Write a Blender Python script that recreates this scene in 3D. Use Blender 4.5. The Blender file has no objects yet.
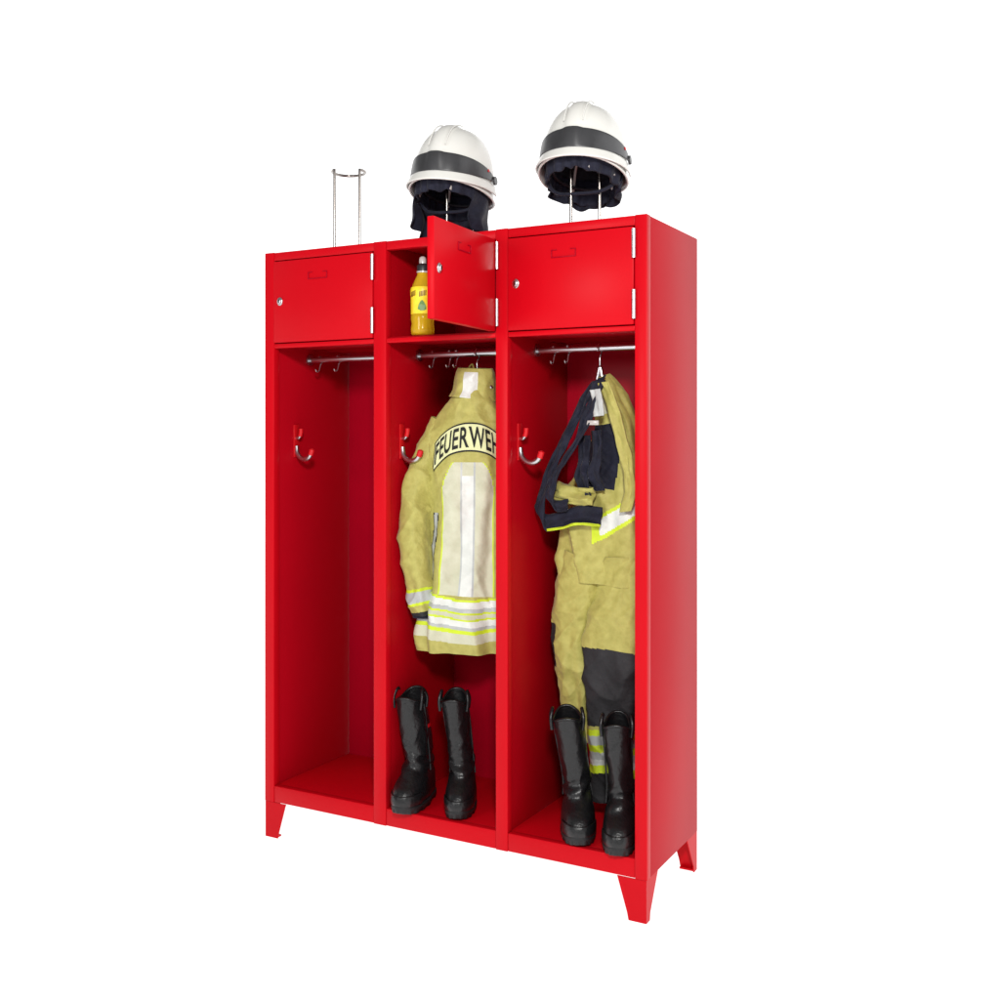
import bpy, bmesh, math
from mathutils import Vector, Matrix, noise
C = bpy.context.scene.collection
rad = math.radians

# ---------------------------------------------------------------- materials
def mat(name, col, rough=.5, spec=.3, metal=0., var=0., vscale=8., bump=0., bscale=200., col2=None, emis=0., coat=0., sheen=0., crease=0.):
    m = bpy.data.materials.new(name); m.use_nodes = True
    nt = m.node_tree; b = nt.nodes['Principled BSDF']
    b.inputs['Base Color'].default_value = (*col, 1)
    b.inputs['Roughness'].default_value = rough
    b.inputs['Specular IOR Level'].default_value = spec
    b.inputs['Metallic'].default_value = metal
    b.inputs['Coat Weight'].default_value = coat
    b.inputs['Sheen Weight'].default_value = sheen
    tc = nt.nodes.new('ShaderNodeTexCoord')
    if var > 0:
        n = nt.nodes.new('ShaderNodeTexNoise'); n.inputs['Scale'].default_value = vscale
        n.inputs['Detail'].default_value = 6
        r = nt.nodes.new('ShaderNodeValToRGB')
        r.color_ramp.elements[0].position = .32; r.color_ramp.elements[1].position = .68
        c2 = col2 if col2 else tuple(c*(1-var) for c in col)
        r.color_ramp.elements[0].color = (*c2, 1)
        r.color_ramp.elements[1].color = (*col, 1)
        nt.links.new(tc.outputs['Object'], n.inputs['Vector'])
        nt.links.new(n.outputs['Fac'], r.inputs['Fac'])
        nt.links.new(r.outputs['Color'], b.inputs['Base Color'])
    if bump > 0:
        n2 = nt.nodes.new('ShaderNodeTexNoise'); n2.inputs['Scale'].default_value = bscale
        n2.inputs['Detail'].default_value = 4
        bp = nt.nodes.new('ShaderNodeBump'); bp.inputs['Strength'].default_value = bump
        bp.inputs['Distance'].default_value = .004
        nt.links.new(tc.outputs['Object'], n2.inputs['Vector'])
        nt.links.new(n2.outputs['Fac'], bp.inputs['Height'])
        nt.links.new(bp.outputs['Normal'], b.inputs['Normal'])
        if crease > 0:
            n3 = nt.nodes.new('ShaderNodeTexNoise'); n3.inputs['Scale'].default_value = 15
            n3.noise_type = 'RIDGED_MULTIFRACTAL'
            n3.inputs['Detail'].default_value = 2; n3.inputs['Distortion'].default_value = .6
            mp = nt.nodes.new('ShaderNodeMapping'); mp.inputs['Scale'].default_value = (1, 1, .5)
            b3 = nt.nodes.new('ShaderNodeBump'); b3.inputs['Strength'].default_value = crease
            b3.inputs['Distance'].default_value = .006
            nt.links.new(tc.outputs['Object'], mp.inputs['Vector'])
            nt.links.new(mp.outputs['Vector'], n3.inputs['Vector'])
            nt.links.new(n3.outputs['Fac'], b3.inputs['Height'])
            nt.links.new(b3.outputs['Normal'], bp.inputs['Normal'])
    if emis > 0:
        b.inputs['Emission Color'].default_value = (1, 1, 1, 1)
        b.inputs['Emission Strength'].default_value = emis
        try: m.cycles.emission_sampling = 'NONE'
        except Exception: pass
    return m

RED = mat('red_paint', (.53, .0020, .0080), .34, .10, var=.08, vscale=2.5, bump=.02, bscale=350)
RED_S = mat('red_paint_side_shade', (.45, .0020, .0100), .42, .07, var=.10, vscale=2.0, bump=.02, bscale=350)  # same locker red, side-face shade put into the colour
RED_D = mat('red_paint_inner_shade', (.40, .0015, .007), .40, .09, var=.12, vscale=3, bump=.02, bscale=350)  # same locker red, darkened to paint in the compartment shade
RED_B = mat('red_paint_magenta_shade', (.36, .0015, .013), .34, .10, var=.12, vscale=3)  # same locker red, painted-in shade plus a hint of magenta glow
STEEL = mat('steel', (.55, .55, .57), .28, .5, 1.)
CHROME = mat('chrome_wire', (.30, .27, .25), .22, .5, 1.)
DARK = mat('dark_gap', (.015, .003, .003), .8, .1)
REDTIP = mat('red_plastic', (.55, .005, .01), .3, .4)
KHAKI = mat('khaki_fabric', (.45, .415, .115), .58, .3, var=.3, vscale=45, bump=.35, bscale=120, col2=(.355, .325, .08), sheen=.1, crease=.32)
PALE = mat('pale_fabric', (.58, .58, .44), .55, .3, var=.2, vscale=30, bump=.3, bscale=100, col2=(.50, .50, .36), crease=.3)
SILVER = mat('reflective_silver', (.46, .48, .47), .42, .5, var=.2, vscale=25, bump=.25, bscale=100, crease=.25)
WHITE_R = mat('reflective_bright', (.70, .72, .68), .4, .5, var=.15, vscale=25, bump=.25, bscale=100, crease=.25)
LIME = mat('lime_tape', (.58, .72, .03), .5, .3, var=.15, vscale=20, bump=.25, bscale=100, crease=.2)
NAVY = mat('navy_fabric', (.012, .013, .028), .75, .25, var=.4, vscale=30, bump=.5, bscale=110, sheen=.05, crease=.5)
GREYP = mat('dark_patch', (.028, .027, .030), .7, .3, var=.35, vscale=22, bump=.5, bscale=80, crease=.4)
LETTER = mat('letter_black', (.012, .012, .012), .6, .2)
SHELL = mat('helmet_white', (.72, .71, .67), .25, .5, var=.04, vscale=6)
VISOR = mat('visor_dark', (.045, .045, .048), .3, .5, var=.4, vscale=12)
LINER = mat('helmet_liner', (.02, .02, .028), .7, .3, var=.6, vscale=40, bump=.6, bscale=60)
BOOT = mat('boot_leather', (.008, .008, .009), .32, .45, var=.3, vscale=30, bump=.4, bscale=120)
SOLE = mat('boot_rubber', (.010, .010, .011), .55, .35, bump=.3, bscale=120)
LIQ = mat('drink_yellow', (.90, .56, .02), .12, .5, var=.15, vscale=10)
LIQ.node_tree.nodes['Principled BSDF'].inputs['Transmission Weight'].default_value = .45
LIQ.node_tree.nodes['Principled BSDF'].inputs['IOR'].default_value = 1.33
LABEL = mat('bottle_label', (.84, .70, .03), .35, .4, var=.5, vscale=45, col2=(.78, .52, .02))
GREEN = mat('label_green', (.10, .22, .05), .4, .4)
BROWN = mat('label_brown', (.16,.05,.01), .4, .4)
CAP = mat('black_cap', (.02, .02, .022), .4, .4)
CLEAR = mat('clear_plastic', (.45, .42, .40), .15, .5)
FLOORM = mat('white_sweep_glow', (.5, .5, .5), .9, .0, emis=.98)  # emission stands in for floor lighting and washes out cast shadows

# ---------------------------------------------------------------- helpers
def link(name, me, parent=None, mats=()):
    o = bpy.data.objects.new(name, me); C.objects.link(o)
    for m in mats: me.materials.append(m)
    if parent is not None: o.parent = parent
    return o
def smooth(me, ang=None):
    for p in me.polygons: p.use_smooth = True
    if ang:
        try: me.set_sharp_from_angle(angle=rad(ang))
        except Exception: pass
def empty(name, loc, rot=(0,0,0), label=None, cat=None, group=None):
    e = bpy.data.objects.new(name, None); C.objects.link(e)
    e.empty_display_size = .1
    e.location = loc; e.rotation_euler = rot
    if label: e['label'] = label
    if cat: e['category'] = cat
    if group: e['group'] = group
    return e
def bm_box(bm, x0,x1,y0,y1,z0,z1):
    r = bmesh.ops.create_cube(bm, size=1)
    for v in r['verts']:
        v.co = Vector(((x0+x1)/2+v.co.x*(x1-x0), (y0+y1)/2+v.co.y*(y1-y0), (z0+z1)/2+v.co.z*(z1-z0)))
    return r['verts']
def multi_box(name, boxes, m, parent, bev=.0018):
    bm = bmesh.new()
    for b in boxes: bm_box(bm, *b)
    if bev: bmesh.ops.bevel(bm, geom=bm.edges[:], offset=bev, segments=2, affect='EDGES', profile=.5)
    me = bpy.data.meshes.new(name); bm.to_mesh(me); bm.free(); smooth(me, 35)
    return link(name, me, parent, [m])
def box(name, x0,x1,y0,y1,z0,z1, m, parent, bev=.0018):
    return multi_box(name, [(x0,x1,y0,y1,z0,z1)], m, parent, bev)
def cr(p, t):
    n = len(p)-1
    f = max(0., min(.999999, t))*n; i = int(f); f -= i
    a = p[max(i-1,0)]; b = p[i]; c = p[i+1]; d = p[min(i+2,n)]
    out = []
    for k in range(len(b)):
        out.append(.5*((2*b[k])+(-a[k]+c[k])*f+(2*a[k]-5*b[k]+4*c[k]-d[k])*f*f+(-a[k]+3*b[k]-3*c[k]+d[k])*f*f*f))
    return out
def grid(name, rows, parent, mats, closed_u=True, caps=False, matfn=None, solid=0., sm=True):
    nv = len(rows); nu = len(rows[0])
    vs = [tuple(p) for r in rows for p in r]; fs = []; mi = []
    lim = nu if closed_u else nu-1
    for j in range(nv-1):
        for i in range(lim):
            i2 = (i+1) % nu
            fs.append((j*nu+i, j*nu+i2, (j+1)*nu+i2, (j+1)*nu+i))
            mi.append(matfn((i+.5)/lim, (j+.5)/(nv-1)) if matfn else 0)
    if caps:
        fs.append(tuple(range(nu))[::-1]); mi.append(0)
        fs.append(tuple((nv-1)*nu+i for i in range(nu))); mi.append(0)
    me = bpy.data.meshes.new(name); me.from_pydata(vs, [], fs)
    o = link(name, me, parent, mats)
    for p, k in zip(me.polygons, mi): p.material_index = k
    bm = bmesh.new(); bm.from_mesh(me); bmesh.ops.recalc_face_normals(bm, faces=bm.faces[:]); bm.to_mesh(me); bm.free()
    if sm: smooth(me, 60)
    if solid:
        s = o.modifiers.new('solid', 'SOLIDIFY'); s.thickness = solid; s.offset = 0
    return o
def tube_rows(pts, r, seg=12, n=None, closed=False):
    P = [Vector(p) for p in pts]
    if n: P = [Vector(cr([tuple(q) for q in pts], i/n)) for i in range(n+1)]
    rows = []; prev = None
    for i, p in enumerate(P):
        t = (P[min(i+1, len(P)-1)]-P[max(i-1, 0)]).normalized()
        if prev is None:
            up = Vector((0,0,1)) if abs(t.z) < .9 else Vector((1,0,0))
            x = t.cross(up).normalized()
        else: x = (prev - t*prev.dot(t)).normalized()
        prev = x; y = t.cross(x)
        rr = r(i/(len(P)-1)) if callable(r) else r
        rows.append([p+x*rr*math.cos(2*math.pi*k/seg)+y*rr*math.sin(2*math.pi*k/seg) for k in range(seg)])
    return rows
def tube(name, pts, r, m, parent, n=None, seg=12):
    return grid(name, tube_rows(pts, r, seg, n), parent, [m], caps=True)
def lathe(name, prof, parent, m, center=(0,0,0), seg=40, caps=True):
    rows = [[Vector((center[0]+r*math.cos(2*math.pi*k/seg), center[1]+r*math.sin(2*math.pi*k/seg), center[2]+z)) for k in range(seg)] for r, z in prof]
    return grid(name, rows, parent, [m], caps=caps)
def wrinkle(p, seed, amp, fz=4.5):
    q = Vector(p)+noise.noise_vector(Vector((p.x*6+seed, p.y*6, p.z*4)))*.035
    n1 = noise.noise(Vector((q.x*9+seed, q.y*9, q.z*fz+seed*.7)))
    r1 = (1-min(1, abs(noise.noise(Vector((q.x*9+q.z*3, q.y*9+seed, q.z*fz*1.1))))*2.6))**1.4
    r2 = (1-min(1, abs(noise.noise(Vector((q.x*15-q.z*8, q.y*15+seed*2, q.z*7))))*2.8))**1.5
    r3 = (1-min(1, abs(noise.noise(Vector((q.x*26+q.z*14, q.y*26+seed*3, q.z*13))))*3.0))**1.5
    return amp*(.85*n1+1.0*r1+.45*r2+.16*r3-.40)
def sup(c, e):
    return math.copysign(abs(c)**e, c)
class Cloth:
    """keys: (cx,cy,cz,a,b,rot)"""
    def __init__(s, keys, seed, amp, ex=.85, fold=0., nf=7, fz=4.5):
        s.k = keys; s.seed = seed; s.amp = amp; s.ex = ex; s.fold = fold; s.nf = nf; s.fz = fz
    def P(s, th, t, off=0.):
        cx,cy,cz,a,b,rot = cr(s.k, t)
        q0 = cr(s.k, max(t-.01, 0)); q1 = cr(s.k, min(t+.01, 1))
        T = (Vector(q1[:3])-Vector(q0[:3])).normalized()
        X = Vector((math.cos(rot), math.sin(rot), 0)); X = (X-T*X.dot(T)).normalized()
        Y = T.cross(X)
        if Y.y < 0: Y = -Y
        c = sup(math.cos(th), s.ex); d = sup(math.sin(th), s.ex)
        o = (X*math.cos(th)*b+Y*math.sin(th)*a).normalized()
        p = Vector((cx,cy,cz))+X*a*c+Y*b*d
        w = wrinkle(p, s.seed, s.amp, s.fz)
        w += s.fold*t*math.sin(th*s.nf+3*noise.noise(Vector((p.z*3, s.seed, th))))
        return p+o*(w+off)
    def build(s, name, parent, mats, nu=120, nv=200, matfn=None, caps=False, solid=0.):
        rows = [[s.P(2*math.pi*i/nu, j/nv) for i in range(nu)] for j in range(nv+1)]
        def mf(u, v):
            if not matfn: return 0
            return matfn(math.degrees(2*math.pi*u), cr(s.k, v)[2])
        return grid(name, rows, parent, mats, matfn=mf, caps=caps, solid=solid)
def ribbon(name, pts, wdir, width, m, parent, n=60, thick=.003, wob=.003, seed=0., matfn=None, mats=None):
    rows = []
    for i in range(n+1):
        t = i/n; p = Vector(cr(pts, t))
        wd = Vector(cr(wdir, t)).normalized() if isinstance(wdir, list) else Vector(wdir).normalized()
        row = []
        for k in range(9):
            s = k/8-.5
            q = p+wd*s*width*(1+.12*noise.noise(Vector((t*5, seed, 0))))
            q.y += wob*noise.noise(Vector((q.x*20+seed, q.z*20, s*3)))*2
            row.append(q)
        rows.append(row)
    return grid(name, rows, parent, mats or [m], closed_u=False, matfn=matfn, solid=thick)

# ---------------------------------------------------------------- ground, backdrop, light
me = bpy.data.meshes.new('studio_floor')
me.from_pydata([(-60,-60,0),(60,-60,0),(60,60,0),(-60,60,0)], [], [(0,1,2,3)])
g = link('ground', me, None, [FLOORM]); g['kind'] = 'structure'; g['label'] = 'plain seamless white studio floor with added glow'
WALLM = mat('white_backdrop_glow', (.5,.5,.5), .9, 0., emis=1.02)  # wall glows by itself to keep the background white, no lamp there
rows=[[Vector((9*math.cos(rad(a))*1.6-3, 9*math.sin(rad(a))+.5, z)) for a in range(-25,206,5)] for z in (.004,3.,6.,9.)]
bd=grid('backdrop', rows, None, [WALLM], closed_u=False); bd['kind']='structure'; bd['label']='curved seamless white studio backdrop wall with added glow'

W = bpy.data.worlds.new('World'); bpy.context.scene.world = W; W.use_nodes = True
W.node_tree.nodes['Background'].inputs[0].default_value = (1,1,1,1)
W.node_tree.nodes['Background'].inputs[1].default_value = .24

def area(name, loc, target, size, power, col=(1,1,1)):
    l = bpy.data.lights.new(name, 'AREA'); l.energy = power; l.size = size; l.color = col
    o = bpy.data.objects.new(name, l); C.objects.link(o); o.location = loc
    o.rotation_euler = (Vector(target)-Vector(loc)).to_track_quat('-Z', 'Y').to_euler()
    return o
area('key_lamp', (2.55, -3.0, 2.45), (.7, .1, 1.0), .35, 102, (1, .985, .96))
area('fill_lamp', (.2, -3.6, 1.9), (.7, .1, .9), .8, 28)

# ---------------------------------------------------------------- locker
Wd, Dp, H = 1.288, .41, 1.849
L = empty('fire_station_locker', (0,0,0), label='tall red steel three compartment locker with small upper doors', cat='locker')
OP = [(.037,.421), (.466,.838), (.876,1.254)]
ZB, ZF, ZS0, ZS1, ZT = .111, .165, 1.545, 1.559, 1.821
st = [(0,.037),(.421,.466),(.838,.876),(1.254,Wd)]
bx = [(a,b,0,.028,ZB+.001,H-.001) for a,b in st]
for a,b in OP:
    bx.append((a+.0005,b-.0005,.0015,.028,ZT,H-.002))
    bx.append((a+.0005,b-.0005,.0015,.022,ZS0,ZS1))
    bx.append((a+.0005,b-.0005,.0015,.026,ZB+.002,ZF-.001))
multi_box('front_frame', bx, RED, L, .0022)
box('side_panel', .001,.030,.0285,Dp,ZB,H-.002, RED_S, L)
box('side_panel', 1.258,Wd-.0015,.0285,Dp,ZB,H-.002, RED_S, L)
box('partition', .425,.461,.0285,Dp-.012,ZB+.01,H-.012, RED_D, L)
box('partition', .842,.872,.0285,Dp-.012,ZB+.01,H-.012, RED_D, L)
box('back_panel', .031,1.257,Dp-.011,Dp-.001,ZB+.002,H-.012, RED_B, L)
box('top_panel', .0305,1.2575,.0285,Dp-.001,H-.0115,H-.0005, RED, L)
inner = [(.0305,.4245),(.4615,.8415),(.8725,1.2575)]
for a,b in inner:
    box('floor_panel', a,b,.0265,Dp-.0115,ZF-.012,ZF-.0015, RED, L)
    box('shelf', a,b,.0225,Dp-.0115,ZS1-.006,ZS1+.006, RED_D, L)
def leg(cx, sx, cy, sy):
    vs=[];fs=[]
    th=.003
    def poly(pts, nrm):
        i=len(vs)
        for p in pts: vs.append(p)
        for p in pts: vs.append((p[0]+nrm[0]*th,p[1]+nrm[1]*th,p[2]))
        n=len(pts)
        fs.append(tuple(range(i,i+n))); fs.append(tuple(range(i+n,i+2*n))[::-1])
        for k in range(n): fs.append((i+k,i+(k+1)%n,i+n+(k+1)%n,i+n+k))
    wt,wb=.082,.050; dt,db=.085,.026; top=ZB+.0005
    poly([(cx,cy,top),(cx+sx*wt,cy,top),(cx+sx*(wb+.004),cy,.02),(cx+sx*wb,cy,0),(cx,cy,0)],(0,sy))
    poly([(cx,cy+sy*th,top),(cx,cy+sy*dt,top),(cx,cy+sy*(db+.003),.02),(cx,cy+sy*db,0),(cx,cy+sy*th,0)],(sx,0))
    i=len(vs)
    x0,x1=sorted((cx+sx*.0035,cx+sx*(wb-.004))); y0,y1=sorted((cy+sy*.0035,cy+sy*(db-.004)))
    for z in (.001,.006):
        for p in ((x0,y0),(x1,y0),(x1,y1),(x0,y1)): vs.append((*p,z))
    fs.append((i,i+1,i+2,i+3)); fs.append((i+4,i+5,i+6,i+7))
    for k in range(4): fs.append((i+k,i+(k+1)%4,i+4+(k+1)%4,i+4+k))
    me=bpy.data.meshes.new('leg'); me.from_pydata(vs,[],fs)
    bm=bmesh.new(); bm.from_mesh(me); bmesh.ops.recalc_face_normals(bm,faces=bm.faces[:]); bm.to_mesh(me); bm.free()
    link('leg',me,L,[RED])
leg(.0015,1,.0015,1); leg(Wd-.002,-1,.0015,1); leg(.0015,1,Dp-.002,-1); leg(Wd-.002,-1,Dp-.002,-1)

def door(hx, w, ang):
    D = empty('door', (hx, .0, 0)); D.parent = L; D.rotation_euler = (0,0,ang)
    z0, z1 = ZS1+.003, ZT-.003
    multi_box('door_leaf', [(-w,-.0005,-.003,.017,z0,z1)], RED, D, .0025)
    for zc in (z0+.052, z1-.045):
        lathe('hinge', [(.001,-.038),(.0058,-.038),(.0058,-.013),(.0048,-.0125),(.0058,-.012),(.0058,.012),(.0048,.0125),(.0058,.013),(.0058,.038),(.001,.038)], D, STEEL, (.0015,-.006,zc), 16)
    lz = 1.691
    rows = [[Vector((-w+.026+r*.85*math.cos(k*math.pi/12), y, lz+r*.85*1.25*math.sin(k*math.pi/12))) for k in range(24)] for r,y in ((.0125,-.0028),(.0125,-.005),(.011,-.0065),(.0085,-.0065),(.008,-.0095),(.0072,-.0103),(.001,-.0103))]
    lk = grid('lock', rows, D, [STEEL], caps=True)
    sl = box('keyhole', -w+.0245,-w+.0275,-.0112,-.0100,lz-.005,lz+.005, DARK, D, 0)
    sl.parent = lk
    cx = -w*.54
    f = [(cx-.037,cx+.037,-.0060,-.0028,1.753,1.7555),(cx-.037,cx-.0345,-.0060,-.0028,1.7556,1.773),(cx+.0345,cx+.037,-.0060,-.0028,1.7556,1.773),(cx-.037,cx-.02,-.0060,-.0028,1.7731,1.775),(cx+.02,cx+.037,-.0060,-.0028,1.7731,1.775)]
    lh = multi_box('label_holder', f, RED_B, D, .0005)
    return D
door(.421-.002, .421-.037-.004, 0)
d2 = door(.838+.001, .372-.006, rad(94.5)); d2.location.y = -.008; d2['label'] = 'upper door standing open'
door(1.254-.002, .378-.004, 0)

def railset(a, b, hooks):
    rows = tube_rows([(a+.001,.185,1.519),(b-.001,.185,1.519)], .0095, 16)
    R = grid('clothes_rail', rows, L, [STEEL], caps=True)
    for s, x in ((1,a),(-1,b)):
        rr = tube_rows([(x+s*.0005,.185,1.519),(x+s*.006,.185,1.519)], .018, 20)
        grid('rail_flange', rr, R, [STEEL], caps=True)
    for x in hooks:
        pts = [(x,.178,1.528),(x,.185,1.5315),(x,.195,1.526),(x,.197,1.513),(x,.187,1.503),(x,.183,1.492),(x,.178,1.482),(x,.168,1.478),(x,.161,1.486)]
        tube('rail_hook', pts, .0026, STEEL, R, 30, 8)
    return R
railset(.0305,.4245,[.075,.15])
railset(.4615,.8415,[.515,.575,.60])
railset(.8725,1.2575,[.93,.975])
for x, y in ((.0305,.115),(.4615,.088),(.8725,.075)):
    K = box('coat_hook', x,x+.004,y-.013,y+.013,1.20,1.305, REDTIP, L, .0015)
    tube('hook_prong', [(x+.004,y,1.235),(x+.010,y-.004,1.213),(x+.026,y-.008,1.198),(x+.046,y-.010,1.194),(x+.064,y-.012,1.200),(x+.075,y-.014,1.213)], .0075, STEEL, K, 30)
    tube('hook_tip', [(x+.073,y-.0137,1.209),(x+.078,y-.015,1.220),(x+.080,y-.0155,1.228)], lambda t: .0092 if t<.9 else .005, REDTIP, K, 10)
    tube('hook_prong', [(x+.004,y,1.262),(x+.014,y-.003,1.262),(x+.022,y-.004,1.270)], .0055, STEEL, K, 12)
    tube('hook_tip', [(x+.021,y-.004,1.268),(x+.025,y-.0045,1.280),(x+.026,y-.005,1.292)], .0072, REDTIP, K, 8)

def holder(cx, cy, h=.268, yaw=.48):
    R=.053; z1=1.849+h
    e=rad(50)
    def q(a, z):
        A=a+yaw-math.pi/2
        return (cx+R*math.cos(A), cy+R*math.sin(A), z)
    pts = [q(-e,1.8505),q(-e,1.95),q(-e,z1-.03)]
    N=36
    arc=[q(-e-(2*math.pi-2*e)*i/N, z1) for i in range(N+1)]
    P=[Vector(p) for p in pts]+[Vector(q(-e,z1-.008))]+[Vector(p) for p in arc]+[Vector(q(e,z1-.008)),Vector(q(e,z1-.03)),Vector(q(e,1.95)),Vector(q(e,1.8505))]
    T = grid('helmet_holder', tube_rows(P,.0044,10), L, [CHROME], caps=True)
    for s in (-1,1):
        p=q(s*e,0); lathe('holder_foot',[(.001,0),(.010,0),(.010,.003),(.005,.004),(.005,.010),(.001,.010)],T,STEEL,(p[0],p[1],1.8492),16)
holder(.180,.2,.278); holder(.605,.2); holder(1.02,.2)

# ---------------------------------------------------------------- helmets
def helmet(loc, rot, label, curtain):
    Hh = empty('fire_helmet', loc, rot, label, 'helmet', 'white fire helmets on wire holders')
    RX,RY,HZ=.119,.147,.172
    def SP(az, e, off=0.):
        c=math.cos(e)**.70 if e>0 else 1.; s=math.sin(max(e,0))**.95
        ridge=.008*math.exp(-((math.sin(az)*c*RX)/.022)**4)*min(1,s*2.2)
        x=math.sin(az)*c*RX; y=-math.cos(az)*c*RY; z=HZ*s
        n=Vector((math.sin(az)*c/RX, -math.cos(az)*c/RY, s/HZ)).normalized()
        return Vector((x,y,z))+n*(off+ridge)
    rows=[]
    nu=120
    def rimdrop(az):
        f=(1-math.cos(az))/2
        return .010+.026*min(1,f*1.6)
    for j in range(4):
        fl=(3-j)/3
        rows.append([SP(2*math.pi*i/nu,0,.007*fl*fl)+Vector((0,0,-rimdrop(2*math.pi*i/nu)*fl)) for i in range(nu)])
    for j in range(1,49):
        e=math.pi/2*j/48*.9995
        rows.append([SP(2*math.pi*i/nu,e) for i in range(nu)])
    grid('helmet_shell',rows,Hh,[SHELL],solid=.004)
    rim=[SP(2*math.pi*i/90,0,.007)+Vector((0,0,-rimdrop(2*math.pi*i/90))) for i in range(91)]
    grid('rim_edge',tube_rows(rim,.0035,8),Hh,[SHELL],caps=False)
    rows=[]; A=rad(100); n=110
    for j in range(15):
        row=[]
        for i in range(n+1):
            az=-A+2*A*i/n; f=1-abs(az/A)**2.5
            e0=rad(2.5)+rad(4.5)*(1-f); e1=rad(9.5)+rad(11.5)*f
            row.append(SP(az,e0+(e1-e0)*j/14,.0065))
        rows.append(row)
    grid('visor',rows,Hh,[VISOR],closed_u=False,solid=.004)
    rows=[]
    for j in range(8):
        row=[]
        for i in range(n+1):
            az=-A*1.05+2*A*1.05*i/n
            t=j/7
            row.append(SP(az,rad(3.0*t),.013-.007*t+.008*max(0,math.cos(az))*(1-t))+Vector((0,0,-.018*(1-t))))
        rows.append(row)
    grid('brow_guard',rows,Hh,[SHELL],closed_u=False,solid=.004)
    for s in (-1,1):
        pts=[SP(0,rad(d),.001)+Vector((s*.027,0,-.001)) for d in range(30,86,5)]
        grid('ridge_trim',tube_rows(pts,.0022,8),Hh,[SHELL],caps=True)
        for dd in (42,50):
            a=s*rad(48)
            pts=[SP(a+rad(k*5)*s,rad(dd+k),.0003) for k in range(-2,4)]
            grid('vent_rib',tube_rows(pts,.0018,8),Hh,[SHELL],caps=True)
    for s in (-1,1):
        p=SP(s*A*.97,rad(7),.008)
        n_=Vector((s,0,.1)).normalized()
        grid('visor_knob',tube_rows([p,p+n_*.007],.013,20),Hh,[VISOR],caps=True)
        p2=SP(s*A*.80,rad(13),.0085); nn=(SP(s*A*.80,rad(13),.02)-p2).normalized()
        grid('visor_marker',tube_rows([p2,p2+nn*.002],.0045,16),Hh,[REDTIP],caps=True)
    rows=[[SP(2*math.pi*i/60,math.pi/2*j/20*.999,-.014)+Vector((0,0,-.006)) for i in range(60)] for j in range(21)]
    grid('helmet_liner',rows,Hh,[LINER])
    rows=[]; nu2=140
    for j in range(13):
        t=j/12; row=[]
        for i in range(nu2):
            az=2*math.pi*i/nu2; back=(1-math.cos(az))/2
            r=1-.10-.05*t
            w=.004*math.sin(az*19+2*math.sin(az*3))*(.4+t)+.004*noise.noise(Vector((az*3,t*3,loc[0]*9)))
            depth=.046+.034*back+.010*noise.noise(Vector((az*4,1,loc[0]*7)))
            row.append(Vector((math.sin(az)*(RX*r+w),-math.cos(az)*(RY*r+w),.006-depth*t)))
        rows.append(row)
    grid('head_band',rows,Hh,[NAVY],solid=.005)
    for a in (25,75,140,215,285,335):
        az=rad(a)
        pts=[(math.sin(az)*RX*.84,-math.cos(az)*RY*.84,-.036),(math.sin(az)*RX*.7,-math.cos(az)*RY*.7,.03),(math.sin(az)*RX*.35,-math.cos(az)*RY*.35,.085)]
        tube('harness_strap',pts,.0045,CLEAR,Hh,12,8)
    ring=[Vector((math.sin(2*math.pi*i/60)*RX*.74,-math.cos(2*math.pi*i/60)*RY*.74,-.018+.012*math.cos(2*math.pi*i/60))) for i in range(61)]
    grid('size_ring',tube_rows(ring,.005,8),Hh,[LINER],caps=False)
    tube('chin_strap',[(-.10,.0,-.02),(-.095,-.01,-.055),(-.06,-.03,-.082),(0,-.04,-.086),(.06,-.03,-.078),(.095,-.01,-.05),(.10,0,-.02)],.005,NAVY,Hh,40,8)
    rows=[]; n=150; a0,a1,ln=curtain
    for j in range(31):
        t=j/30; row=[]
        for i in range(n+1):
            az=rad(a0)+(rad(a1)-rad(a0))*i/n
            m_=1-abs(2*i/n-1)**4*.25
            l=ln*m_+.018*noise.noise(Vector((az*2.2,3,loc[0]*5)))
            w=(.012*math.sin(az*9+noise.noise(Vector((az,t*2,1)))*3))*t
            k=1-.07-.06*t
            row.append(Vector((math.sin(az)*(RX*k+w),-math.cos(az)*(RY*k+w),-.012-l*t)))
        rows.append(row)
    grid('neck_curtain',rows,Hh,[NAVY],closed_u=False,solid=.003)
    return Hh
helmet((.583,.190,2.030),(rad(-3),rad(4),rad(8)),'white fire helmet with dark visor and long navy neck curtain',(60,300,.145))
helmet((1.018,.200,2.040),(rad(-5),rad(2),rad(10)),'white fire helmet with dark visor and short navy padding',(95,265,.070))

# ---------------------------------------------------------------- bottle
B = empty('drink_bottle',(.560,.055,ZS1+.007),label='yellow sports drink bottle with black cap on locker shelf',cat='bottle')
prof=[(.001,.001),(.030,.001),(.0345,.006),(.0355,.02),(.033,.035),(.0355,.05),(.0350,.062)]
lathe('bottle_body',prof+[(.0335,.064),(.0335,.116),(.0355,.120),(.0355,.13),(.031,.148),(.024,.165),(.0175,.178),(.0155,.186),(.0155,.190)],B,LIQ)
lathe('label_wrap',[(.0345,.063),(.0352,.064),(.0358,.118),(.0364,.121),(.0364,.136),(.0345,.143)],B,LABEL,caps=False)
lathe('neck_ring',[(.0158,.186),(.018,.187),(.018,.191),(.0158,.192)],B,CLEAR,caps=False)
lathe('bottle_cap',[(.001,.1905),(.0175,.1905),(.0178,.207),(.0165,.209),(.012,.212),(.0115,.214)],B,CAP)
lathe('cap_spout',[(.0108,.2142),(.0108,.226),(.0095,.232),(.004,.236),(.001,.236)],B,CLEAR)
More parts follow.
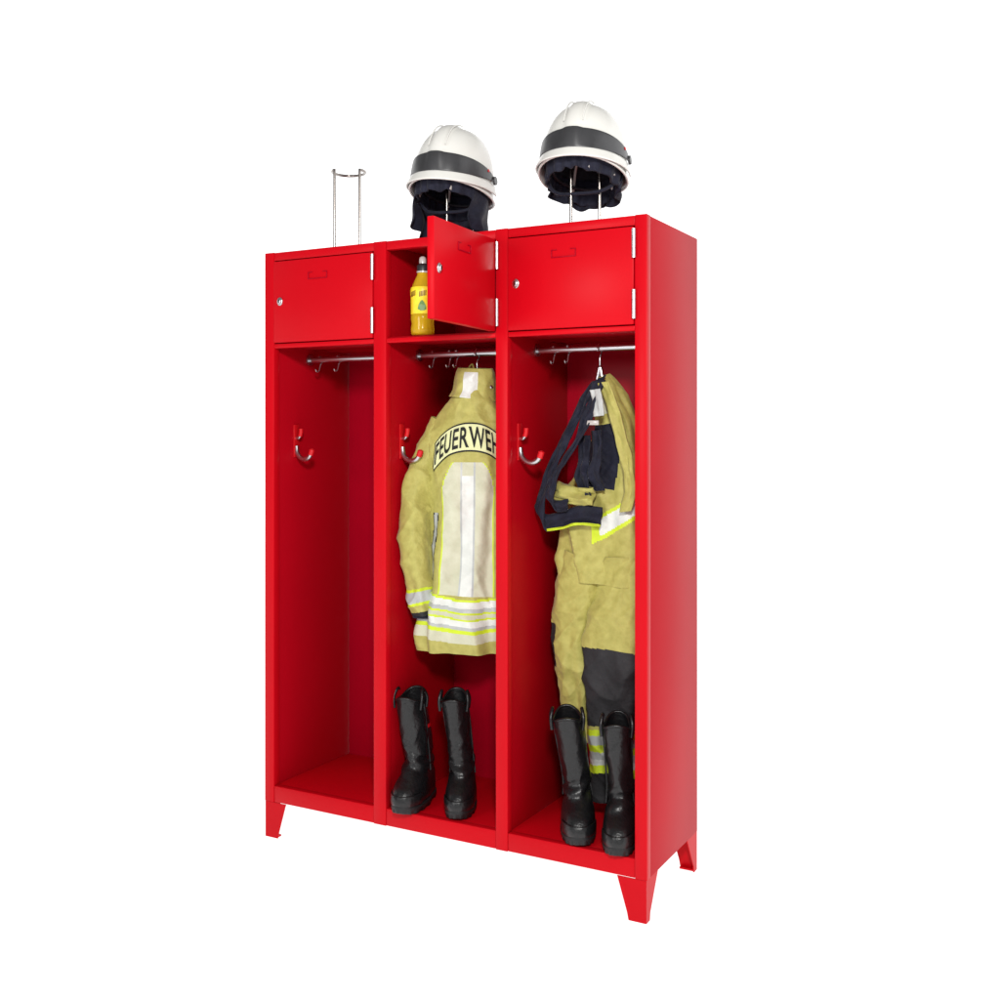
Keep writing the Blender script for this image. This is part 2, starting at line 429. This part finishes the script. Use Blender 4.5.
def lab_patch(name,pts,m,off=.0016,rr=.0352):
    vs=[(math.sin(rad(a))*(rr+off),-math.cos(rad(a))*(rr+off),z) for a,z in pts]
    me=bpy.data.meshes.new(name); me.from_pydata(vs,[],[tuple(range(len(vs)))])
    bm=bmesh.new(); bm.from_mesh(me); bmesh.ops.triangulate(bm,faces=bm.faces[:]); bm.to_mesh(me); bm.free()
    return link(name,me,B,[m])
lab_patch('label_mark',[(8,.076),(14,.090),(22,.099),(30,.103),(38,.097),(46,.088),(50,.076),(40,.072),(24,.071)],GREEN)
for base in (-20,32,84):
    for q in range(5):
        a=base-16+q*7
        lab_patch('label_mark',[(a,.112+q*.001),(a+4.6,.1125+q*.001),(a+5.4,.128+q*.001),(a+.8,.1275+q*.001)],BROWN)

# ---------------------------------------------------------------- boots
def boot(ox, oy, yaw, leanx, leany, label, seed, sx=.90):
    Bt = empty('fire_boot',(ox,oy,ZF-.0005),(0,0,yaw),label,'boot','black fire boots standing in the locker')
    K=[(.020,-.136,.084,.049),(.036,-.142,.083,.053),(.054,-.139,.081,.053),(.070,-.128,.079,.051),(.084,-.106,.077,.048),(.100,-.080,.074,.044),(.120,-.062,.070,.041),(.145,-.054,.066,.040),(.19,-.052,.061,.041),(.24,-.054,.058,.043),(.285,-.053,.058,.044),(.320,-.050,.060,.044)]
    nu=80
    def ring(k,inset=0,top=0):
        h,f,b,w=k; row=[]; w=w*sx
        for i in range(nu):
            th=2*math.pi*i/nu; cy=(f+b)/2; ry=(b-f)/2-inset; rx=w-inset
            x=rx*sup(math.cos(th),.85); y=cy+ry*sup(math.sin(th),.9)
            if h<.12: x*=1-.10*math.exp(-((y-.02)/.03)**2)
            z=h
            if top: z+= -.010*math.cos(2*th)*top + .006*math.sin(th)*top
            g=min(1,max(0,(h-.09)/.06))*(.45+.55*math.exp(-((h-.15)/.06)**2))
            cre=.0045*math.sin(h*150+3*math.sin(th+seed))*math.exp(-((h-.125)/.032)**2)
            w_=wrinkle(Vector((x,y,h))*1.3,seed,.0050*g+.0008,6)+cre
            n=Vector((math.cos(th)*ry,math.sin(th)*rx,0)).normalized()
            u=max(0,(h-.10)/.22)
            row.append(Vector((x,y,z))+n*w_+Vector((leanx*u**1.3,leany*u**1.3,0)))
        return row
    N=120; rows=[]
    for j in range(N+1):
        k=cr(K,j/N); rows.append(ring(k,0,max(0,(k[0]-.27)/.05)))
    for j in range(20):
        k=cr(K,1-j/19*.35); rows.append(ring(k,.005,max(0,(k[0]-.27)/.05)))
    U=grid('boot_upper',rows,Bt,[BOOT],caps=True)
    def srow(h,o,cle=0):
        row=[]
        for i in range(144):
            th=2*math.pi*i/144; f,b,w=-.144,.087,.054*sx
            cy=(f+b)/2; ry=(b-f)/2+o; rx=w+o
            c=cle*(1 if (i//4)%2 else 0)
            x=(rx-c)*sup(math.cos(th),.85); y=cy+(ry-c)*sup(math.sin(th),.9)
            x*=1-.14*math.exp(-((y-.02)/.03)**2)
            zz=h+ (.008*max(0,(-y-.09)/.05)**2)
            if h<.01 and -.005<y<.035: zz=.009
            row.append(Vector((x,y,zz)))
        return row
    rows=[srow(0.0,-.004,.003),srow(.002,-.001,.003),srow(.011,0,.002),srow(.0125,.001),srow(.021,.0015),srow(.023,.0005),srow(.024,-.006)]
    grid('boot_sole',rows,Bt,[SOLE],caps=True)
    def kz(h):
        for q in range(300):
            kk=cr(K,q/299)
            if kk[0]>=h: return kk
        return cr(K,1)
    rows=[]
    for j in range(10):
        h=.024+.034*j/9; k=kz(h); row=[]
        for i in range(41):
            th=rad(205+130*i/40)
            cy=(k[1]+k[2])/2; ry=(k[2]-k[1])/2+.003; rx=k[3]*sx+.003
            row.append(Vector((rx*sup(math.cos(th),.85),cy+ry*sup(math.sin(th),.9),h)))
        rows.append(row)
    grid('toe_guard',rows,Bt,[BOOT],closed_u=False,solid=.003)
    for s in (-1,1):
        pts=[]
        for h in (.10,.14,.18,.22,.26,.30):
            kk=kz(h); u=max(0,(h-.10)/.22)
            pts.append((s*(kk[3]*sx+.0015)+leanx*u**1.3,(kk[1]+kk[2])/2+leany*u**1.3,h))
        tube('side_seam',pts,.0026,SOLE,U,24,6)
        x=s*.044*sx+leanx
        pts=[(x+s*.003,-.018+leany,.288),(x+s*.006,-.016+leany,.318),(x+s*.002,-.004+leany,.340),(x+s*.002,.010+leany,.340),(x+s*.006,.024+leany,.318),(x+s*.003,.026+leany,.288)]
        tube('pull_loop',pts,.0050,BOOT,U,30,8)
    rim=[p+Vector((0,0,.001)) for p in ring(K[-1],.002,1)]; rim.append(rim[0])
    grid('shaft_collar',tube_rows(rim,.0045,8),U,[BOOT],caps=False)
    tb=box('side_tab',.0,.0016,-.008,.008,.225,.236,REDTIP,U,0); tb.location=(.0455*sx+leanx*.55,.008,0)
    return Bt
boot(.515,.100,rad(10),-.018,-.022,'black leather fire boot below the hanging jacket',1.3)
boot(.650,.135,rad(24),-.024,-.01,'black leather fire boot beside its pair below the jacket',2.7,.84)
boot(1.035,.120,rad(27),-.030,-.012,'black leather fire boot leaning, below the trousers',4.1)
boot(1.168,.108,rad(20),-.008,-.01,'black leather fire boot below the trouser leg',5.9,.84)

# ---------------------------------------------------------------- hangers
def hanger(x, z, w, label):
    Hg = empty('clothes_hanger',(x,.185,z),label=label,cat='hanger')
    tube('hanger_hook',[(-.002,-.012,.040),(-.002,-.011,.050),(-.001,.0,.0605),(.0,.012,.050),(.0,.010,.034),(0,.0,.022),(0,0,-.005)],.0030,STEEL,Hg,40,8)
    tube('hanger_arm',[(-w,0,-.06),(-w*.5,0,-.03),(0,0,-.006),(w*.5,0,-.03),(w,0,-.06)],.006,STEEL,Hg,30,10)
hanger(.672,1.471,.05,'steel hanger carrying the firefighter jacket')
hanger(1.075,1.471,.012,'steel hanger carrying the firefighter trousers')

# ---------------------------------------------------------------- jacket
J = empty('firefighter_jacket',(0,0,0),label='khaki firefighter jacket with reflective tape hanging by its collar',cat='jacket')
cx=.650; cy=.190; ro=.42
TK=[(cx+.008,cy+.005,1.418,.046,.042,ro),(cx+.004,cy,1.385,.066,.052,ro),(cx,cy,1.335,.100,.062,ro),(cx,cy,1.28,.126,.074,ro),(cx,cy,1.21,.136,.082,ro),(cx,cy,1.12,.132,.084,ro),(cx,cy,1.02,.128,.084,ro),(cx-.002,cy,.92,.130,.086,ro),(cx-.006,cy,.82,.138,.09,ro),(cx-.010,cy,.73,.148,.094,ro*.9),(cx-.012,cy,.67,.152,.096,ro*.8),(cx-.012,cy,.622,.146,.090,ro*.8)]
torso=Cloth(TK,3.1,.0085,.85,.011,8,3.4)
def t_of_z(z):
    lo,hi=0.,1.
    for _ in range(26):
        m=(lo+hi)/2
        if cr(TK,m)[2]>z: lo=m
        else: hi=m
    return lo
def jm(a,z):
    d=a-270
    if d<-180:d+=360
    zz=z+.006*math.sin(rad(a)*3)-.008
    if .652<zz<.785:
        q=[(.785,2),(.778,4),(.758,1),(.746,2),(.740,5),(.728,2),(.722,4),(.704,1),(.694,2),(.682,5),(.652,5)]
        for i in range(len(q)-1):
            if q[i+1][0]<=zz<q[i][0]: return q[i][1]
    if .795<=z<1.19:
        ad=abs(d+1)
        w=31-26*max(0,(z-1.10)/.09)**2*.6
        if ad<6: return 4 if z<1.15 else 5
        if ad<7.2: return 1
        if ad<w: return 5
        if ad<w+1.6: return 2
        dd=abs(d+56-(z-.9)*30)
        if z<1.04 and dd<5: return 1
        if z<1.04 and dd<7.5: return 3
    return 0
torso.build('jacket_body',J,[KHAKI,SILVER,LIME,GREYP,WHITE_R,PALE],180,320,jm)
col=Cloth([(cx+.012,cy+.002,1.474,.050,.042,ro),(cx+.011,cy+.003,1.458,.056,.046,ro),(cx+.010,cy+.004,1.43,.058,.048,ro),(cx+.008,cy+.004,1.40,.060,.052,ro),(cx+.006,cy+.003,1.380,.070,.058,ro)],7.7,.007,.9,.005,5)
def cm(a,z):
    d=a-262
    if abs(d)<20 and z<1.462: return 1
    return 0
col.build('jacket_collar',J,[KHAKI,WHITE_R],90,40,cm,solid=.005)
tube('hanging_loop',[(cx-.004,cy-.02,1.452),(cx,cy-.015,1.476),(cx+.006,cy-.008,1.486),(cx+.014,cy-.015,1.475),(cx+.016,cy-.02,1.452)],.003,KHAKI,J,24,8)
def sleeve(s):
    X=lambda d: cx+s*d
    if s<0:
        k=[(X(.088),.165,1.315,.028,.030,0),(X(.112),.158,1.26,.038,.044,0),(X(.127),.143,1.20,.043,.050,0),(X(.139),.118,1.12,.045,.052,0),(X(.143),.098,1.04,.044,.048,0),(X(.138),.090,.96,.042,.046,0),(X(.128),.094,.87,.040,.045,0),(X(.122),.102,.79,.040,.044,0),(X(.119),.108,.735,.038,.042,0)]
    else:
        k=[(X(.075),.235,1.315,.030,.034,0),(X(.096),.240,1.26,.042,.046,0),(X(.112),.245,1.18,.046,.050,0),(X(.122),.245,1.08,.044,.048,0),(X(.124),.240,.97,.042,.046,0),(X(.122),.235,.86,.042,.045,0),(X(.118),.235,.775,.042,.044,0),(X(.116),.235,.735,.040,.042,0)]
    c=Cloth(k,11.3+s,.0100,.95,.003,4,7)
    def sm(a,z):
        z+=.004*math.sin(rad(a)*2)
        if .765<z<.815:
            return 2 if z>.806 or z<.773 else 1
        if z<.745: return 3
        return 0
    c.build('jacket_sleeve',J,[KHAKI,SILVER,LIME,GREYP,WHITE_R],100,240,sm)
    e=k[-1]
    cf=Cloth([(e[0],e[1],.742,.034,.036,0),(e[0],e[1],.722,.032,.034,0)],5,.002)
    cf.build('sleeve_cuff',J,[NAVY],50,20)
sleeve(-1); sleeve(1)
def arcmap(tx, dz, off):
    th=rad(271+tx*46)
    z=1.266-.052*tx*tx+dz
    return torso.P(th,t_of_z(z),off)
rows=[]
for j in range(19):
    dz=-.043+.086*j/18
    rows.append([arcmap(-1.10+2.20*i/130,dz,.0035) for i in range(131)])
def pm(u,v):
    return 1 if (v<.06 or v>.94 or u<.012 or u>.988) else 0
PANEL=mat('lettering_panel',(.68,.70,.38),.5,.3,var=.1,vscale=20,bump=.2,bscale=70)
grid('lettering_panel',rows,J,[PANEL,LETTER],closed_u=False,matfn=pm)
cu=bpy.data.curves.new('t','FONT'); cu.body='FEUERWEHR'; cu.size=1; cu.offset=.018; cu.space_character=1.06
to=bpy.data.objects.new('t',cu); C.objects.link(to)
dg=bpy.context.evaluated_depsgraph_get(); dg.update()
tm=bpy.data.meshes.new_from_object(to.evaluated_get(dg))
bpy.data.objects.remove(to)
bm=bmesh.new(); bm.from_mesh(tm)
bmesh.ops.triangulate(bm,faces=bm.faces[:])
for _ in range(3):
    es=[e for e in bm.edges if e.calc_length()>.10]
    if es: bmesh.ops.subdivide_edges(bm,edges=es,cuts=1); bmesh.ops.triangulate(bm,faces=bm.faces[:])
xs=[v.co.x for v in bm.verts]; ys=[v.co.y for v in bm.verts]
x0,x1,y0,y1=min(xs),max(xs),min(ys),max(ys)
for v in bm.verts:
    v.co=arcmap(-1.03+2.06*(v.co.x-x0)/(x1-x0), -.031+.062*(v.co.y-y0)/(y1-y0), .0055)
bm.to_mesh(tm); bm.free(); tm.name='lettering'
link('lettering',tm,J,[LETTER])

# ---------------------------------------------------------------- trousers
T = empty('firefighter_trousers',(0,0,0),label='khaki firefighter trousers with navy braces hanging from rail hanger',cat='trousers')
y=.235
BK=[(1.080,.195,1.440,.016,.014,0),(1.090,.20,1.41,.030,.022,0),(1.100,.21,1.36,.044,.032,0),(1.112,.22,1.29,.062,.042,0),(1.105,.23,1.21,.088,.052,0),(1.090,y,1.12,.118,.064,0),(1.082,y,1.04,.138,.074,0),(1.080,y,.97,.148,.078,0),(1.078,y,.90,.146,.076,0),(1.075,y,.85,.130,.066,0)]
bib=Cloth(BK,17.2,.0115,.9,.010,6,5)
def bmf(a,z):
    d=a-270
    if d<-180:d+=360
    sl=z-.0016*d
    if 1.12<z<1.31 and -75<d<12+ (z-1.12)*60: return 3
    if 1.34<z<1.40 and -50<d<-5: return 5
    if .985<sl<1.035 and 0<d<70: return 4
    if .972<sl<1.047 and -5<d<76: return 2
    return 0
bib.build('trouser_top',T,[KHAKI,SILVER,LIME,NAVY,WHITE_R,PALE],150,260,bmf,caps=True)
def trouser_leg(k,seed,mf):
    Cloth(k,seed,.0125,.9,.006,5,4.5).build('trouser_leg',T,[KHAKI,SILVER,LIME,GREYP,WHITE_R],110,280,mf,caps=True)
trouser_leg([(1.015,y,.93,.074,.066,0),(1.000,y,.86,.074,.066,0),(.983,y,.78,.068,.062,0),(.975,y,.70,.062,.058,0),(.972,y+.01,.62,.060,.056,0),(.978,y+.015,.54,.058,.052,0),(.985,y+.02,.46,.056,.05,0),(.99,y+.03,.39,.054,.048,0)],21.,lambda a,z: 3 if (a-270 if a>90 else a+90)<-42 and z<.72 and z>.60 else 0)
def rl(a,z):
    z+=.006*math.sin(rad(a)*2+1)
    if .445<z<.665: return 3
    if .31<z<.435:
        if z>.418: return 2
        if z>.392: return 1
        if z>.372: return 2
        if z>.350: return 1
        if z>.333: return 4
        return 2
    if z<=.31: return 3
    return 0
trouser_leg([(1.140,y,.93,.078,.070,0),(1.142,y,.86,.084,.074,0),(1.134,y-.005,.78,.090,.074,0),(1.122,y-.01,.70,.092,.072,0),(1.115,y-.01,.62,.092,.07,0),(1.110,y-.005,.54,.090,.066,0),(1.106,y,.46,.086,.062,0),(1.104,y+.005,.38,.084,.06,0),(1.104,y+.01,.30,.080,.058,0),(1.104,y+.015,.225,.076,.056,0)],29.,rl)
ribbon('brace_strap',[(1.082,.165,1.432),(1.050,.150,1.385),(1.012,.140,1.31),(.975,.135,1.235),(.935,.135,1.15),(.908,.14,1.085),(.905,.14,1.045),(.93,.14,1.020),(.975,.14,1.030),(1.03,.140,1.045),(1.10,.140,1.045)],
       [(.9,-.1,.35),(.9,-.1,.5),(.9,-.2,.5),(.9,-.2,.45),(.9,-.3,.4),(.9,-.4,.3),(.8,-.3,-.6),(.2,-.3,-1),(0,-.2,-1),(0,-.1,-1),(0,-.1,-1)],.050,NAVY,T,110,.005,.008,2.)
ribbon('brace_strap',[(1.088,.150,1.425),(1.068,.135,1.35),(1.045,.125,1.28),(1.005,.118,1.215),(.965,.115,1.15),(.945,.12,1.10),(.960,.125,1.07),(1.0,.13,1.075)],
       [(1,-.1,.1),(1,-.1,.2),(1,-.1,.4),(.9,-.2,.5),(.9,-.2,.5),(.9,-.3,0),(.4,-.3,-1),(0,-.3,-1)],.036,NAVY,T,90,.005,.007,6.)
ribbon('waist_fold',[(.945,.150,1.115),(.985,.142,1.105),(1.03,.138,1.098),(1.075,.140,1.10)],(0,-.15,-1),.05,KHAKI,T,50,.006,.012,13.)
ribbon('brace_edge',[(.935,.128,1.000),(.98,.126,1.008),(1.03,.126,1.022),(1.10,.128,1.020)],(0,-.1,-1),.006,LIME,T,40,.003,.002,3.)
ribbon('brace_strap',[(1.10,.150,1.42),(1.125,.150,1.36),(1.150,.150,1.28),(1.172,.150,1.20),(1.18,.150,1.12),(1.17,.140,1.06)],(1,-.1,.15),.036,KHAKI,T,60,.005,.007,8.)
ribbon('reflective_patch',[(1.082,.135,1.40),(1.092,.13,1.365),(1.096,.128,1.325)],(1,-.1,.1),.034,SILVER,T,30,.004,.006,9.)
box('brace_buckle',1.060,1.096,.126,.131,1.300,1.313,CLEAR,T,.001)
for i,(x,zt) in enumerate(((1.035,1.27),(1.075,1.285))):
    ribbon('lining_fold',[(x,.160,zt),(x+.008,.146,zt-.06),(x+.002,.143,zt-.12),(x+.01,.150,zt-.17)],(1,-.25,.05),.040,NAVY,T,40,.005,.014,i*4.)

# ---------------------------------------------------------------- camera
cam=bpy.data.cameras.new('camera'); co=bpy.data.objects.new('camera',cam); C.objects.link(co)
co.location=(2.311,-2.646,1.275); co.rotation_euler=(rad(90),0,rad(28.87))
cam.sensor_width=36; cam.lens=36*1.082; cam.shift_y=-.066; cam.clip_end=500
bpy.context.scene.camera=co
sc=bpy.context.scene
sc.view_settings.view_transform='Standard'; sc.view_settings.look='None'; sc.view_settings.exposure=0
